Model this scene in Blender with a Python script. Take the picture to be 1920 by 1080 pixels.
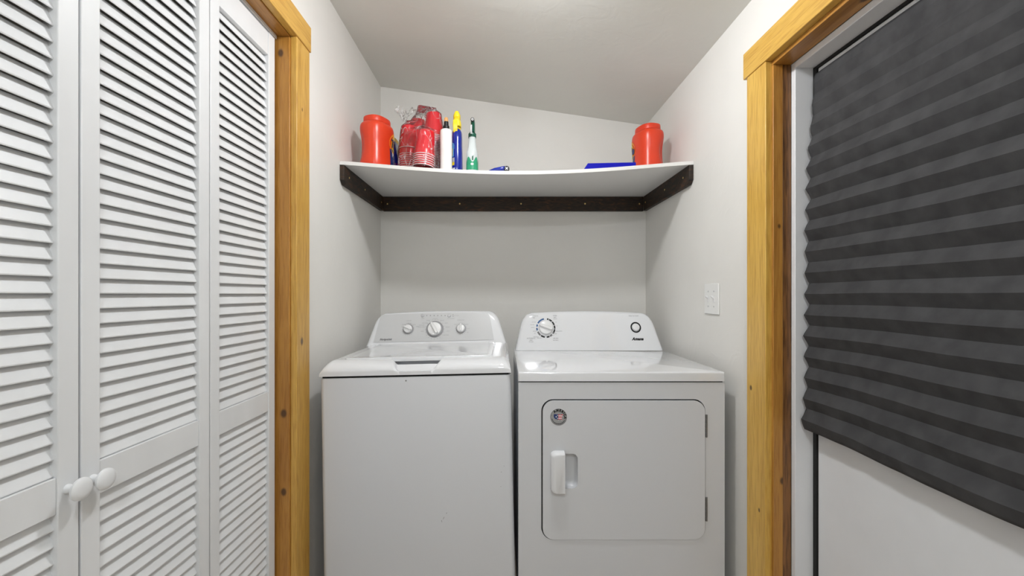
import bpy, bmesh, math, random
from mathutils import Vector, Matrix, noise
random.seed(7)
PI = math.pi
scene = bpy.context.scene
for o in list(bpy.data.objects): bpy.data.objects.remove(o)
COL = scene.collection

# ---------------------------------------------------------------- camera / world / exposure
CAMH = 1.18
cam_d = bpy.data.cameras.new('camera'); cam = bpy.data.objects.new('camera', cam_d); COL.objects.link(cam)
cam.location = (0, 0, CAMH); cam.rotation_euler = (PI/2, 0, 0)
cam_d.sensor_width = 36; cam_d.lens = 15.0                      # 800 px at 1920
cam_d.shift_x = 17/1920; cam_d.shift_y = 12/1920; cam_d.clip_start = 0.02
scene.camera = cam
w = bpy.data.worlds.new('world'); scene.world = w; w.use_nodes = True
w.node_tree.nodes['Background'].inputs[0].default_value = (0.8, 0.85, 1, 1)
w.node_tree.nodes['Background'].inputs[1].default_value = 0.3
vs = scene.view_settings
vs.view_transform = 'Standard'; vs.look = 'None'; vs.exposure = 0.06; vs.gamma = 1; vs.use_curve_mapping = False
LAMP_MAIN = 220.0      # emission of the laundry lamp over the machines
LAMP_FILL = 102.0      # emission of an added, unseen fill lamp behind the camera

# room numbers
XL, XR, YB, YF = -0.715, 0.835, 2.495, -1.9
def ceil_z(x): return 2.396 - 0.1465*(x + 0.72)

# ---------------------------------------------------------------- materials
def mat(name, base=(.8,.8,.8), rough=.5, spec=.5, metal=0, emit=None, estr=0, coat=0):
    m = bpy.data.materials.new(name); m.use_nodes = True
    b = m.node_tree.nodes['Principled BSDF']
    b.inputs['Base Color'].default_value = (*base, 1); b.inputs['Roughness'].default_value = rough
    b.inputs['Specular IOR Level'].default_value = spec; b.inputs['Metallic'].default_value = metal
    b.inputs['Coat Weight'].default_value = coat; b.inputs['Coat Roughness'].default_value = .08
    if emit:
        b.inputs['Emission Color'].default_value = (*emit, 1); b.inputs['Emission Strength'].default_value = estr
    return m
def N(m, t, **kw):
    n = m.node_tree.nodes.new(t)
    for k, v in kw.items(): setattr(n, k, v)
    return n
def L(m, a, b): m.node_tree.links.new(a, b)
def bsdf(m): return m.node_tree.nodes['Principled BSDF']
def coords(m, scale):
    tc = N(m, 'ShaderNodeTexCoord'); mp = N(m, 'ShaderNodeMapping'); mp.inputs['Scale'].default_value = scale
    L(m, tc.outputs['Object'], mp.inputs['Vector']); return tc, mp.outputs['Vector']
def add_bump(m, scale=(1,1,1), nscale=60, detail=4, strength=.2, dist=.002, rough=.5):
    tc, v = coords(m, scale); n = N(m, 'ShaderNodeTexNoise'); n.inputs['Scale'].default_value = nscale
    n.inputs['Detail'].default_value = detail; n.inputs['Roughness'].default_value = rough; L(m, v, n.inputs['Vector'])
    b = N(m, 'ShaderNodeBump'); b.inputs['Strength'].default_value = strength; b.inputs['Distance'].default_value = dist
    L(m, n.outputs['Fac'], b.inputs['Height']); L(m, b.outputs['Normal'], bsdf(m).inputs['Normal']); return n
def mottled(m, c1, c2, nscale, scale=(1,1,1), detail=3, lo=.35, hi=.65):
    tc, v = coords(m, scale); n = N(m, 'ShaderNodeTexNoise'); n.inputs['Scale'].default_value = nscale; n.inputs['Detail'].default_value = detail
    L(m, v, n.inputs['Vector']); r = N(m, 'ShaderNodeValToRGB')
    r.color_ramp.elements[0].position = lo; r.color_ramp.elements[1].position = hi
    r.color_ramp.elements[0].color = (*c1, 1); r.color_ramp.elements[1].color = (*c2, 1)
    L(m, n.outputs['Fac'], r.inputs['Fac']); L(m, r.outputs['Color'], bsdf(m).inputs['Base Color']); return r

def plaster(name, c):
    m = mat(name, c, .62, .35); mottled(m, tuple(x*.965 for x in c), c, 3.0)
    tc, v = coords(m, (1,1,1))
    a = N(m, 'ShaderNodeTexNoise'); a.inputs['Scale'].default_value = 9; a.inputs['Detail'].default_value = 5; a.inputs['Distortion'].default_value = 1.6
    L(m, v, a.inputs['Vector'])
    r = N(m, 'ShaderNodeValToRGB'); r.color_ramp.elements[0].position = .47; r.color_ramp.elements[1].position = .60
    L(m, a.outputs['Fac'], r.inputs['Fac'])
    f = N(m, 'ShaderNodeTexNoise'); f.inputs['Scale'].default_value = 140; f.inputs['Detail'].default_value = 2; L(m, v, f.inputs['Vector'])
    mx = N(m, 'ShaderNodeMath', operation='MULTIPLY_ADD'); mx.inputs[1].default_value = .12
    L(m, f.outputs['Fac'], mx.inputs[0]); L(m, r.outputs['Color'], mx.inputs[2])
    b = N(m, 'ShaderNodeBump'); b.inputs['Strength'].default_value = .16; b.inputs['Distance'].default_value = .0015
    L(m, mx.outputs[0], b.inputs['Height']); L(m, b.outputs['Normal'], bsdf(m).inputs['Normal'])
    return m

def wood(name, light, dark, axis='z', knots=(), rough=.38, streak=.55, coat=.12):
    m = mat(name, light, rough, .5, coat=coat)
    sc = {'z': (1,1,.07), 'y': (1,.07,1), 'x': (.07,1,1)}[axis]
    tc, v = coords(m, sc)
    n = N(m, 'ShaderNodeTexNoise'); n.inputs['Scale'].default_value = 30; n.inputs['Detail'].default_value = 6
    n.inputs['Distortion'].default_value = .8; n.inputs['Roughness'].default_value = .6; L(m, v, n.inputs['Vector'])
    r = N(m, 'ShaderNodeValToRGB'); r.color_ramp.elements[0].position = .22; r.color_ramp.elements[1].position = .62
    r.color_ramp.elements[0].color = (*dark, 1); r.color_ramp.elements[1].color = (*light, 1)
    L(m, n.outputs['Fac'], r.inputs['Fac'])
    # fine growth lines
    wv = N(m, 'ShaderNodeTexNoise'); wv.inputs['Scale'].default_value = 190; wv.inputs['Detail'].default_value = 2; L(m, v, wv.inputs['Vector'])
    r2 = N(m, 'ShaderNodeValToRGB'); r2.color_ramp.elements[0].position = .36; r2.color_ramp.elements[1].position = .54
    k = 1 - .28*streak
    r2.color_ramp.elements[0].color = (k, k*.93, k*.85, 1); r2.color_ramp.elements[1].color = (1,1,1,1); L(m, wv.outputs['Fac'], r2.inputs['Fac'])
    mx = N(m, 'ShaderNodeMix', data_type='RGBA', blend_type='MULTIPLY'); mx.inputs[0].default_value = 1
    L(m, r.outputs['Color'], mx.inputs[6]); L(m, r2.outputs['Color'], mx.inputs[7])
    out = mx.outputs[2]
    tc2 = N(m, 'ShaderNodeTexCoord')
    for (kx, ky, kz, rad) in knots:
        sb = N(m, 'ShaderNodeVectorMath', operation='SUBTRACT'); L(m, tc2.outputs['Object'], sb.inputs[0]); sb.inputs[1].default_value = (kx, ky, kz)
        ml = N(m, 'ShaderNodeVectorMath', operation='MULTIPLY'); L(m, sb.outputs[0], ml.inputs[0])
        ml.inputs[1].default_value = {'z': (1.1,1.1,.75), 'y': (1.1,.75,1.1), 'x': (.75,1.1,1.1)}[axis]
        ln = N(m, 'ShaderNodeVectorMath', operation='LENGTH'); L(m, ml.outputs[0], ln.inputs[0])
        mr = N(m, 'ShaderNodeMapRange'); mr.interpolation_type = 'SMOOTHSTEP'
        mr.inputs['From Min'].default_value = rad*.55; mr.inputs['From Max'].default_value = rad*1.35
        mr.inputs['To Min'].default_value = .85; mr.inputs['To Max'].default_value = 0
        L(m, ln.outputs['Value'], mr.inputs['Value'])
        mk = N(m, 'ShaderNodeMix', data_type='RGBA'); L(m, mr.outputs[0], mk.inputs[0]); L(m, out, mk.inputs[6])
        mk.inputs[7].default_value = (.05, .02, .008, 1); out = mk.outputs[2]
    L(m, out, bsdf(m).inputs['Base Color'])
    b = N(m, 'ShaderNodeBump'); b.inputs['Strength'].default_value = .12; b.inputs['Distance'].default_value = .001
    L(m, n.outputs['Fac'], b.inputs['Height']); L(m, b.outputs['Normal'], bsdf(m).inputs['Normal'])
    return m

M = {}
M['wall'] = plaster('wall_paint', (.81, .795, .758))
M['ceil'] = plaster('ceiling_paint', (.78, .775, .73))
M['door_white'] = mat('louver_white_paint', (.78, .785, .79), .38, .5); mottled(M['door_white'], (.755,.765,.775), (.80,.81,.82), 9, (1,1,.3))
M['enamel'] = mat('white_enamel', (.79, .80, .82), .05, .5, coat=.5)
M['enamel_shaded'] = mat('white_enamel_shaded', (.665, .677, .70), .30, .5); add_bump(M['enamel_shaded'], (1,1,1), 350, 2, .06, .0006)  # same white enamel, darkened: shade of the upright faces put into the colour
M['enamel_mid'] = mat('silver_console_face', (.60, .605, .61), .30, .5)
M['plastic_w'] = mat('white_plastic', (.82, .82, .82), .3, .5)
M['grey'] = mat('grey_plastic', (.30, .30, .31), .4)
M['ltgrey'] = mat('light_grey_plastic', (.52, .52, .53), .35)
M['ink'] = mat('grey_ink', (.16, .16, .17), .6)
M['ink_light'] = mat('pale_grey_ink', (.34, .34, .35), .6)
M['black'] = mat('black_plastic', (.009, .009, .010), .45, .3)
M['navy'] = mat('navy_ink', (.012, .03, .14), .4)
M['gap'] = mat('black_rubber_gap_shade', (.008, .008, .008), .8)  # black for rubber parts and for painted shade in open gaps
M['steel'] = mat('dull_steel', (.22, .22, .22), .4, metal=.8)
M['brass'] = mat('brass_screw', (.85, .62, .25), .3, metal=1)
pine_l, pine_d = (.66, .39, .085), (.52, .28, .045)
jam_l, jam_d = (.50, .24, .045), (.34, .14, .022)
M['slab'] = mat('door_slab_paint', (.72, .73, .745), .45, .4); mottled(M['slab'], (.69,.70,.715), (.73,.74,.755), 5)
M['frame_w'] = mat('door_frame_paint', (.78, .785, .80), .42, .45)
M['shelf'] = mat('white_melamine', (.80, .79, .77), .4)
M['tide'] = mat('orange_red_plastic', (.72, .050, .014), .30, .5)
M['tide_lid'] = mat('orange_red_lid', (.70, .045, .012), .38, .5)
M['yellow'] = mat('yellow_print', (.95, .72, .02), .35)
M['orange'] = mat('orange_print', (.95, .42, .03), .4)
M['whitep'] = mat('white_print', (.85, .85, .85), .4)
M['redp'] = mat('red_print', (.62, .02, .03), .4)
M['cup'] = mat('red_cup_plastic', (.66, .008, .018), .22, .5, coat=.3)
M['cup_rim'] = mat('cup_rim_white', (.85, .62, .64), .3)
M['bottle_w'] = mat('white_bottle_plastic', (.84, .84, .82), .3)
M['blue'] = mat('royal_blue_plastic', (.004, .02, .30), .16, .5, coat=.5)
M['blue_board'] = mat('blue_plastic_board', (.002, .003, .36), .4, .25)
M['purple'] = mat('purple_film', (.14, .02, .25), .3)
M['green'] = mat('dark_green_plastic', (.004, .085, .05), .3)
M['green_l'] = mat('green_label', (.02, .30, .15), .35)
M['lightblue'] = mat('light_blue_print', (.12, .40, .75), .35)
M['amber'] = mat('orange_cap', (.78, .36, .12), .35)
M['clear'] = mat('clear_bottle_plastic', (.80, .86, .86), .12, .5); bsdf(M['clear']).inputs['Transmission Weight'].default_value = .35
bsdf(M['clear']).inputs['IOR'].default_value = 1.2
# dark stained rough cleats
c = mat('dark_stained_wood', (.02, .014, .01), .55, .4); M['stain'] = c
tc, v = coords(c, (1, 1, 4)); n = N(c, 'ShaderNodeTexNoise'); n.inputs['Scale'].default_value = 16; n.inputs['Detail'].default_value = 8; n.inputs['Distortion'].default_value = 1.5
L(c, v, n.inputs['Vector']); r = N(c, 'ShaderNodeValToRGB'); e = r.color_ramp.elements
e[0].position = .35; e[0].color = (.012, .009, .007, 1); e[1].position = .72; e[1].color = (.095, .036, .014, 1)
x = e.new(.56); x.color = (.034, .02, .012, 1)
L(c, n.outputs['Fac'], r.inputs['Fac']); L(c, r.outputs['Color'], bsdf(c).inputs['Base Color'])
# pleated fabric
c = mat('charcoal_pleated_paper', (.040, .040, .042), .75, .25); M['shade'] = c
mottled(c, (.040,.040,.042), (.058,.058,.060), 22, (1,1,1), 6)
add_bump(c, (1, 1, 1), 260, 3, .25, .0008)
# clear bag
c = bpy.data.materials.new('clear_plastic_bag'); c.use_nodes = True; M['bag'] = c
nt = c.node_tree; nt.nodes.remove(nt.nodes['Principled BSDF']); outn = nt.nodes['Material Output']
tr = N(c, 'ShaderNodeBsdfTransparent'); gl = N(c, 'ShaderNodeBsdfGlossy'); gl.inputs['Roughness'].default_value = .16
df = N(c, 'ShaderNodeBsdfDiffuse'); df.inputs['Color'].default_value = (.9, .9, .92, 1)
tc, v = coords(c, (1, 1, .55)); nz = N(c, 'ShaderNodeTexNoise'); nz.inputs['Scale'].default_value = 9; nz.inputs['Detail'].default_value = 3
L(c, v, nz.inputs['Vector'])
vd = N(c, 'ShaderNodeVectorMath', operation='MULTIPLY_ADD'); L(c, nz.outputs['Color'], vd.inputs[0]); vd.inputs[1].default_value = (.16, .16, .16); L(c, v, vd.inputs[2])
vo = N(c, 'ShaderNodeTexVoronoi', feature='DISTANCE_TO_EDGE'); vo.inputs['Scale'].default_value = 26; L(c, vd.outputs[0], vo.inputs['Vector'])
rr = N(c, 'ShaderNodeMapRange'); rr.inputs['From Min'].default_value = 0; rr.inputs['From Max'].default_value = .030; rr.inputs['To Min'].default_value = 1; rr.inputs['To Max'].default_value = 0
L(c, vo.outputs['Distance'], rr.inputs['Value'])
mk = N(c, 'ShaderNodeValToRGB'); mk.color_ramp.elements[0].position = .47; mk.color_ramp.elements[1].position = .60; L(c, nz.outputs['Fac'], mk.inputs['Fac'])
mkm = N(c, 'ShaderNodeMath', operation='MULTIPLY'); L(c, rr.outputs[0], mkm.inputs[0]); L(c, mk.outputs['Color'], mkm.inputs[1])
bp = N(c, 'ShaderNodeBump'); bp.inputs['Strength'].default_value = .55; bp.inputs['Distance'].default_value = .012; L(c, vo.outputs['Distance'], bp.inputs['Height'])
L(c, bp.outputs['Normal'], gl.inputs['Normal'])
lw = N(c, 'ShaderNodeLayerWeight'); lw.inputs['Blend'].default_value = .22; L(c, bp.outputs['Normal'], lw.inputs['Normal'])
m1 = N(c, 'ShaderNodeMixShader'); L(c, lw.outputs['Fresnel'], m1.inputs[0]); L(c, tr.outputs[0], m1.inputs[1]); L(c, gl.outputs[0], m1.inputs[2])
mulm = N(c, 'ShaderNodeMath', operation='MULTIPLY'); mulm.inputs[1].default_value = .85; L(c, mkm.outputs[0], mulm.inputs[0])
mxm = N(c, 'ShaderNodeMath', operation='ADD'); mxm.inputs[1].default_value = .022; L(c, mulm.outputs[0], mxm.inputs[0])
m2 = N(c, 'ShaderNodeMixShader'); L(c, mxm.outputs[0], m2.inputs[0]); L(c, m1.outputs[0], m2.inputs[1]); L(c, df.outputs[0], m2.inputs[2])
L(c, m2.outputs[0], outn.inputs['Surface'])

# ---------------------------------------------------------------- object helpers
def obj(name, bm, m, parent=None, smooth=False, bevel=0, seg=2, angle=40):
    me = bpy.data.meshes.new(name); bm.normal_update(); bm.to_mesh(me); bm.free()
    for mm in (m if isinstance(m, (list, tuple)) else [m]): me.materials.append(mm)
    o = bpy.data.objects.new(name, me); COL.objects.link(o)
    if parent: o.parent = parent
    if smooth or bevel:
        me.shade_smooth()
        if hasattr(me, 'set_sharp_from_angle'): me.set_sharp_from_angle(angle=math.radians(angle))
    if bevel:
        b = o.modifiers.new('bevel', 'BEVEL'); b.width = bevel; b.segments = seg; b.limit_method = 'ANGLE'; b.angle_limit = math.radians(35)
        b.harden_normals = False
        me.shade_smooth()
        if hasattr(me, 'set_sharp_from_angle'): me.set_sharp_from_angle(angle=math.radians(60))
    return o
def tag(o, label, cat, group=None, kind=None):
    o['label'] = label; o['category'] = cat
    if group: o['group'] = group
    if kind: o['kind'] = kind
    return o
def thing(name, label, cat, loc=(0,0,0), group=None, kind=None):
    o = bpy.data.objects.new(name, None); COL.objects.link(o); o.location = loc; o.empty_display_size = .05
    return tag(o, label, cat, group, kind)
def struct(name, bm, m, label, cat, **kw):
    return tag(obj(name, bm, m, **kw), label, cat, kind='structure')
def B(): return bmesh.new()
def box(bm, x0, x1, y0, y1, z0, z1, mi=0):
    vs_ = [bm.verts.new(p) for p in ((x0,y0,z0),(x1,y0,z0),(x1,y1,z0),(x0,y1,z0),(x0,y0,z1),(x1,y0,z1),(x1,y1,z1),(x0,y1,z1))]
    for f in ((3,2,1,0),(4,5,6,7),(0,1,5,4),(1,2,6,5),(2,3,7,6),(3,0,4,7)):
        fa = bm.faces.new([vs_[i] for i in f]); fa.material_index = mi
    return vs_
def boxes(*bs):
    bm = B()
    for b in bs: box(bm, *b)
    return bm
def loft(bm, rings, cap0=True, cap1=True, mi=0, closed=True):
    R = [[bm.verts.new(p) for p in r] for r in rings]
    for a, b in zip(R, R[1:]):
        n_ = len(a)
        for i in range(n_ if closed else n_-1):
            f = bm.faces.new((a[i], a[(i+1)%n_], b[(i+1)%n_], b[i])); f.material_index = mi
    if cap0: f = bm.faces.new(R[0][::-1]); f.material_index = mi
    if cap1: f = bm.faces.new(R[-1]); f.material_index = mi
    return R
def lathe(bm, prof, cx=0, cy=0, cz=0, seg=40, mi=0, cap0=True, cap1=True, axis='z', mis=None):
    rings = []
    for r, h in prof:
        ring = []
        for i in range(seg):
            a = 2*PI*i/seg; u, v_ = r*math.cos(a), r*math.sin(a)
            if axis == 'z': ring.append((cx+u, cy+v_, cz+h))
            elif axis == 'x': ring.append((cx+h, cy+u, cz+v_))
            else: ring.append((cx+u, cy-h, cz+v_))          # pointing to -y
        rings.append(ring)
    before = set(bm.faces)
    loft(bm, rings, cap0, cap1, mi)
    if mis:
        fs = [f for f in bm.faces if f not in before]
        for k in range(len(prof)-1):
            for f in fs[k*seg:(k+1)*seg]: f.material_index = mis[k]
def rrect(x0, x1, z0, z1, r, n_=8):
    pts = []
    for cx, cz, a0 in ((x1-r, z1-r, 0), (x0+r, z1-r, 90), (x0+r, z0+r, 180), (x1-r, z0+r, 270)):
        for i in range(n_+1):
            a = math.radians(a0 + 90*i/n_); pts.append((cx + r*math.cos(a), cz + r*math.sin(a)))
    return pts
def plate_with_hole(bm, outer, hole, yf, yb):
    """front-facing plate in the xz plane with a hole: front face, outer rim and inner rim"""
    vo = [bm.verts.new((x, yf, z)) for x, z in outer]; vh = [bm.verts.new((x, yf, z)) for x, z in hole]
    es = [bm.edges.new((vo[i], vo[(i+1)%len(vo)])) for i in range(len(vo))] + [bm.edges.new((vh[i], vh[(i+1)%len(vh)])) for i in range(len(vh))]
    bmesh.ops.triangle_fill(bm, use_beauty=True, use_dissolve=False, edges=es)
    for ring, pts, flip in ((vo, outer, 1), (vh, hole, 0)):
        vb = [bm.verts.new((x, yb, z)) for x, z in pts]; n_ = len(pts)
        for i in range(n_): bm.faces.new((ring[i], ring[(i+1)%n_], vb[(i+1)%n_], vb[i]))
    bmesh.ops.recalc_face_normals(bm, faces=bm.faces)
FONT = None
def text_pts(s, size, shear=0, bold=0, spacing=1.0):
    """returns (verts2d, faces) of the text laid flat, centred"""
    cu = bpy.data.curves.new('t', 'FONT'); cu.body = s; cu.size = size; cu.shear = shear; cu.offset = bold
    cu.align_x = 'CENTER'; cu.align_y = 'CENTER'; cu.resolution_u = 3; cu.space_character = spacing
    o = bpy.data.objects.new('t', cu); COL.objects.link(o)
    dg = bpy.context.evaluated_depsgraph_get(); me = bpy.data.meshes.new_from_object(o.evaluated_get(dg))
    vs_ = [(v_.co.x, v_.co.y) for v_ in me.vertices]; fs = [tuple(p.vertices) for p in me.polygons]
    bpy.data.objects.remove(o); bpy.data.curves.remove(cu); bpy.data.meshes.remove(me)
    return vs_, fs
def add_mapped(bm, vf, fn, mi=0):
    vs_, fs = vf; V = [bm.verts.new(fn(x, y)) for x, y in vs_]
    for f in fs:
        try: fa = bm.faces.new([V[i] for i in f]); fa.material_index = mi
        except ValueError: pass
def disc_pts(cx, cy, r0, r1, a0=0, a1=360, n_=32):
    """annular sector (r0 may be 0)"""
    vs_, fs = [], []
    for i in range(n_+1):
        a = math.radians(a0 + (a1-a0)*i/n_)
        vs_ += [(cx + r0*math.cos(a), cy + r0*math.sin(a)), (cx + r1*math.cos(a), cy + r1*math.sin(a))]
    for i in range(n_): fs.append((2*i, 2*i+1, 2*i+3, 2*i+2))
    return vs_, fs
def ell_pts(cx, cy, rx, ry, n_=28):
    vs_ = [(cx, cy)] + [(cx + rx*math.cos(2*PI*i/n_), cy + ry*math.sin(2*PI*i/n_)) for i in range(n_)]
    return vs_, [(0, 1+i, 1+(i+1)%n_) for i in range(n_)]
def rect_pts(x0, x1, y0, y1, nx=6, ny=6):
    vs_ = [(x0+(x1-x0)*i/nx, y0+(y1-y0)*j/ny) for j in range(ny+1) for i in range(nx+1)]
    return vs_, [(j*(nx+1)+i, j*(nx+1)+i+1, (j+1)*(nx+1)+i+1, (j+1)*(nx+1)+i) for j in range(ny) for i in range(nx)]

# ---------------------------------------------------------------- room shell
Y_CJ, CL_Y0, CL_TOP = 1.430, 0.115, 2.045          # closet opening
Y_DJ, DR_Y0, DR_TOP = 1.3217, 0.36, 1.902          # outside door opening
fl = mat('floor_boards', (.5, .42, .34), .4); mottled(fl, (.46,.38,.30), (.56,.48,.39), 14, (1,.08,1))
struct('floor', boxes((-1.6, 1.2, YF-.1, YB+.1, -.1, 0)), fl, 'pale board floor under the machines', 'floor')
bm = B()
box(bm, -1.6, 1.2, YF-.1, YB+.1, 0, 0.1)
for v_ in bm.verts: v_.co.z = ceil_z(v_.co.x) + (v_.co.z)
struct('ceiling', bm, M['ceil'], 'sloping pale grey textured ceiling, lower on the right', 'ceiling')
struct('wall_back', boxes((XL-.12, XR+.12, YB, YB+.1, 0, 2.55)), M['wall'], 'off-white back wall behind the machines and shelf', 'wall')
struct('wall_left', boxes((XL-.11, XL, Y_CJ+.018, YB, 0, 2.55), (XL-.11, XL, CL_Y0, Y_CJ+.018, CL_TOP+.018, 2.55), (XL-.11, XL, YF, CL_Y0, 0, 2.55)),
       M['wall'], 'off-white left wall with the closet opening', 'wall')
struct('wall_right', boxes((XR, XR+.16, Y_DJ, YB, 0, 2.4), (XR, XR+.16, DR_Y0, Y_DJ, DR_TOP, 2.4), (XR, XR+.16, YF, DR_Y0, 0, 2.4)),
       M['wall'], 'off-white right wall with the light switch', 'wall')
struct('wall_front', boxes((-1.6, 1.2, YF-.1, YF, 0, 2.55)), M['wall'], 'off-white wall behind the viewer', 'wall')
struct('wall_closet', boxes((-1.5, -1.42, CL_Y0-.2, Y_CJ+.3, 0, 2.52), (-1.42, XL-.11, Y_CJ+.2, Y_CJ+.28, 0, 2.52), (-1.42, XL-.11, CL_Y0-.2, CL_Y0-.12, 0, 2.52)),
       M['wall'], 'inside walls of the closet behind the louvred doors', 'wall')

# ---- pine trim, closet side
T = .0214
k_l = [(-.69, 1.472, 1.18-88*.00184, .011), (-.69, 1.475, 1.18+347*.00184, .006)]
wl = wood('pine_casing', pine_l, pine_d, 'z', k_l)
struct('trim_1', boxes((XL, XL+T, 1.4357, 1.531, 0, 2.049)), wl, 'vertical pine casing board beside the closet opening', 'trim', bevel=.002)
wh = wood('pine_head_casing', pine_l, pine_d, 'y')
struct('trim_2', boxes((XL, XL+T+.003, .02, 1.538, 2.0495, 2.139)), wh, 'horizontal pine head casing above the louvred closet doors', 'trim', bevel=.002)
wj = wood('pine_jamb', jam_l, jam_d, 'z', [(-.735, 1.43, 1.18-223*.00179, .011), (-.745, 1.43, 1.18+452*.00179, .010), (-.735, 1.43, 1.18-370*.00179, .010)])
struct('trim_3', boxes((XL-.071, XL, Y_CJ, Y_CJ+.018, 0, CL_TOP)), wj, 'darker pine side jamb inside the closet opening', 'trim', bevel=.0015)
wjh = wood('pine_head_jamb', jam_l, jam_d, 'y')
struct('trim_4', boxes((XL-.11, XL, CL_Y0+.018, Y_CJ+.018, CL_TOP+.0005, CL_TOP+.0175)), wjh, 'darker pine head jamb over the louvred closet doors', 'trim', bevel=.0015)
struct('trim_5', boxes((XL-.071, XL, CL_Y0, CL_Y0+.018, 0, CL_TOP)), wj, 'pine side jamb at the near end of the closet', 'trim')
struct('trim_6', boxes((XL-.075, XL-.042, CL_Y0+.02, Y_CJ-.002, 2.034, 2.045)), M['door_white'], 'white folding door track under the closet head jamb', 'track')

# ---- bifold louvred doors
PITCH, STILE = .0289, .037
def louver_panel(parent, xa, ya, xb, yb, knob=None):
    """panel from (xa,ya) to (xb,yb) in plan (ya<yb); front faces +x"""
    Ln = math.hypot(xb-xa, yb-ya); ux, uy = (xb-xa)/Ln, (yb-ya)/Ln; nx_, ny_ = uy, -ux
    def P(u, r, z): return (xa + ux*u - nx_*r, ya + uy*u - ny_*r, z)          # r = depth behind the face
    def pbox(bm, u0, u1, r0, r1, z0, z1):
        vv = box(bm, u0, u1, r0, r1, z0, z1)
        for v_ in vv: v_.co = Vector(P(*v_.co))
    z0, z1 = .015, 2.029
    bm = B(); g = .0012
    pbox(bm, g, STILE, 0, .028, z0, z1); pbox(bm, Ln-STILE, Ln-g, 0, .028, z0, z1)
    fr = obj('door_panel', bm, M['door_white'], parent, bevel=.0018)
    bm = B()
    for a, b in ((z0, .13), (.802, .865), (1.955, z1)): pbox(bm, STILE+.0003, Ln-STILE-.0003, .0025, .0255, a, b)
    obj('rail', bm, M['door_white'], fr, bevel=.001)
    bm = B()
    for a, b in ((.13, .802), (.865, 1.955)):
        n_ = int(round((b-a)/PITCH)); p = (b-a)/n_
        for i in range(n_):
            zb = a + i*p + .001
            h = .0299 if zb + .0299 < b else b - zb - .0005
            sl = .0108/.0299
            t = .0036
            ps = [(.0075, zb+.0008), (.0080, zb), (.0090, zb), (.0075+t+sl*.006, zb+.006), (.0075+t+sl*h, zb+h), (.0077+sl*h, zb+h), (.0073, zb+.0025)]
            rings = [[P(u, r_, z_) for r_, z_ in ps] for u in (STILE-.002, Ln-STILE+.002)]
            loft(bm, rings)
    bmesh.ops.recalc_face_normals(bm, faces=bm.faces)
    obj('louver_slats', bm, M['door_white'], fr)
    if knob:
        u, zk = knob; bm = B()
        prof = [(.0085,0),(.0075,.006),(.0065,.011),(.009,.016),(.016,.019),(.0195,.0225),(.0195,.026),(.0165,.029),(.010,.0305),(.003,.031)]
        c_ = P(u, 0, zk)
        lathe(bm, prof, c_[0], c_[1], c_[2], 40, axis='x')
        bmesh.ops.recalc_face_normals(bm, faces=bm.faces)
        obj('knob', bm, M['door_white'], fr, smooth=True)
def panel_x(y):  # face plane of the leaves
    return -.757 if y > 1.105 else -.757 - .0175*(1.105-y)
d1 = thing('door_1', 'white louvred folding door nearest the pine jamb, knob on its left edge', 'door', (0,0,0), kind='structure')
louver_panel(d1, -.759, 1.106, -.757, 1.4175)
louver_panel(d1, panel_x(.771), .771, -.758, 1.104, knob=(.022, .837))
d2 = thing('door_2', 'white louvred folding door cut off by the left edge of the photo, knob on its right edge', 'door', (0,0,0), kind='structure')
louver_panel(d2, panel_x(.44)-.001, .44, panel_x(.769), .769, knob=(.329-.021, .839))
louver_panel(d2, panel_x(.437)-.002, .135, panel_x(.437)-.001, .438)

# ---- pine trim, outside door side
PX = 1/800*1.424
k_r = [(XR-T, 1.40, 1.18-175*.00175, .0065), (XR-T, 1.355, 1.18-403*.0017, .005)]
wr = wood('pine_casing_right', (.72,.45,.095), (.60,.34,.055), 'z', k_r)
struct('trim_7', boxes((XR-T, XR, Y_DJ, 1.424, 0, 1.902)), wr, 'bright pine casing board beside the outside door frame', 'trim', bevel=.002)
struct('trim_8', boxes((XR-T-.003, XR, .25, 1.4406, 1.9025, 1.989)), wood('pine_head_right', (.72,.45,.095), (.60,.34,.055), 'y'),
       'bright pine head casing above the outside door', 'trim', bevel=.002)
wj2 = wood('pine_jamb_right', jam_l, jam_d, 'z', [(.85, 1.31, 1.18+128*.00164, .006), (.86, 1.31, 1.18-350*.00164, .009)])
struct('trim_9', boxes((XR-.003, .8615, 1.3127, Y_DJ, 0, 1.887)), wj2, 'brown pine side jamb between the casing and the door frame', 'trim', bevel=.0012)
wj3 = wood('pine_jamb_bark', (.27,.115,.03), (.05,.018,.008), 'z', streak=1.8)
struct('trim_10', boxes((.862, .8877, 1.3140, Y_DJ, 0, 1.887)), wj3, 'reddish rough strip of jamb with dark bark streaks beside the white frame', 'trim', bevel=.001)
struct('trim_11', boxes((XR-.003, .8877, .42, Y_DJ, 1.8875, 1.9015)), wood('pine_head_jamb_right', jam_l, jam_d, 'y', [(.868, 1.02, 1.8875, .011)]),
       'brown pine head jamb over the outside door', 'trim', bevel=.001)
# ---- outside door
d3 = thing('door_3', 'white outside door in a white frame behind the dark pleated shade', 'door', (.945, .85, 0), kind='structure')
def child(name, bm, m, parent, **kw):
    o = obj(name, bm, m, parent, **kw)
    o.matrix_parent_inverse = Matrix.Translation(parent.location).inverted(); return o
child('door_frame', boxes((.8877, .985, 1.296, 1.3138, 0, 1.8868), (.8877, .985, .40, 1.2955, 1.867, 1.8868)), M['frame_w'], d3, bevel=.0015)
child('weather_strip', boxes((.9415, .985, 1.2815, 1.2955, 0, 1.866), (.9415, .985, .42, 1.281, 1.8585, 1.8665)), M['gap'], d3)
child('door_slab', boxes((.945, .985, .42, 1.280, .01, 1.858)), M['slab'], d3, bevel=.003)

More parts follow.
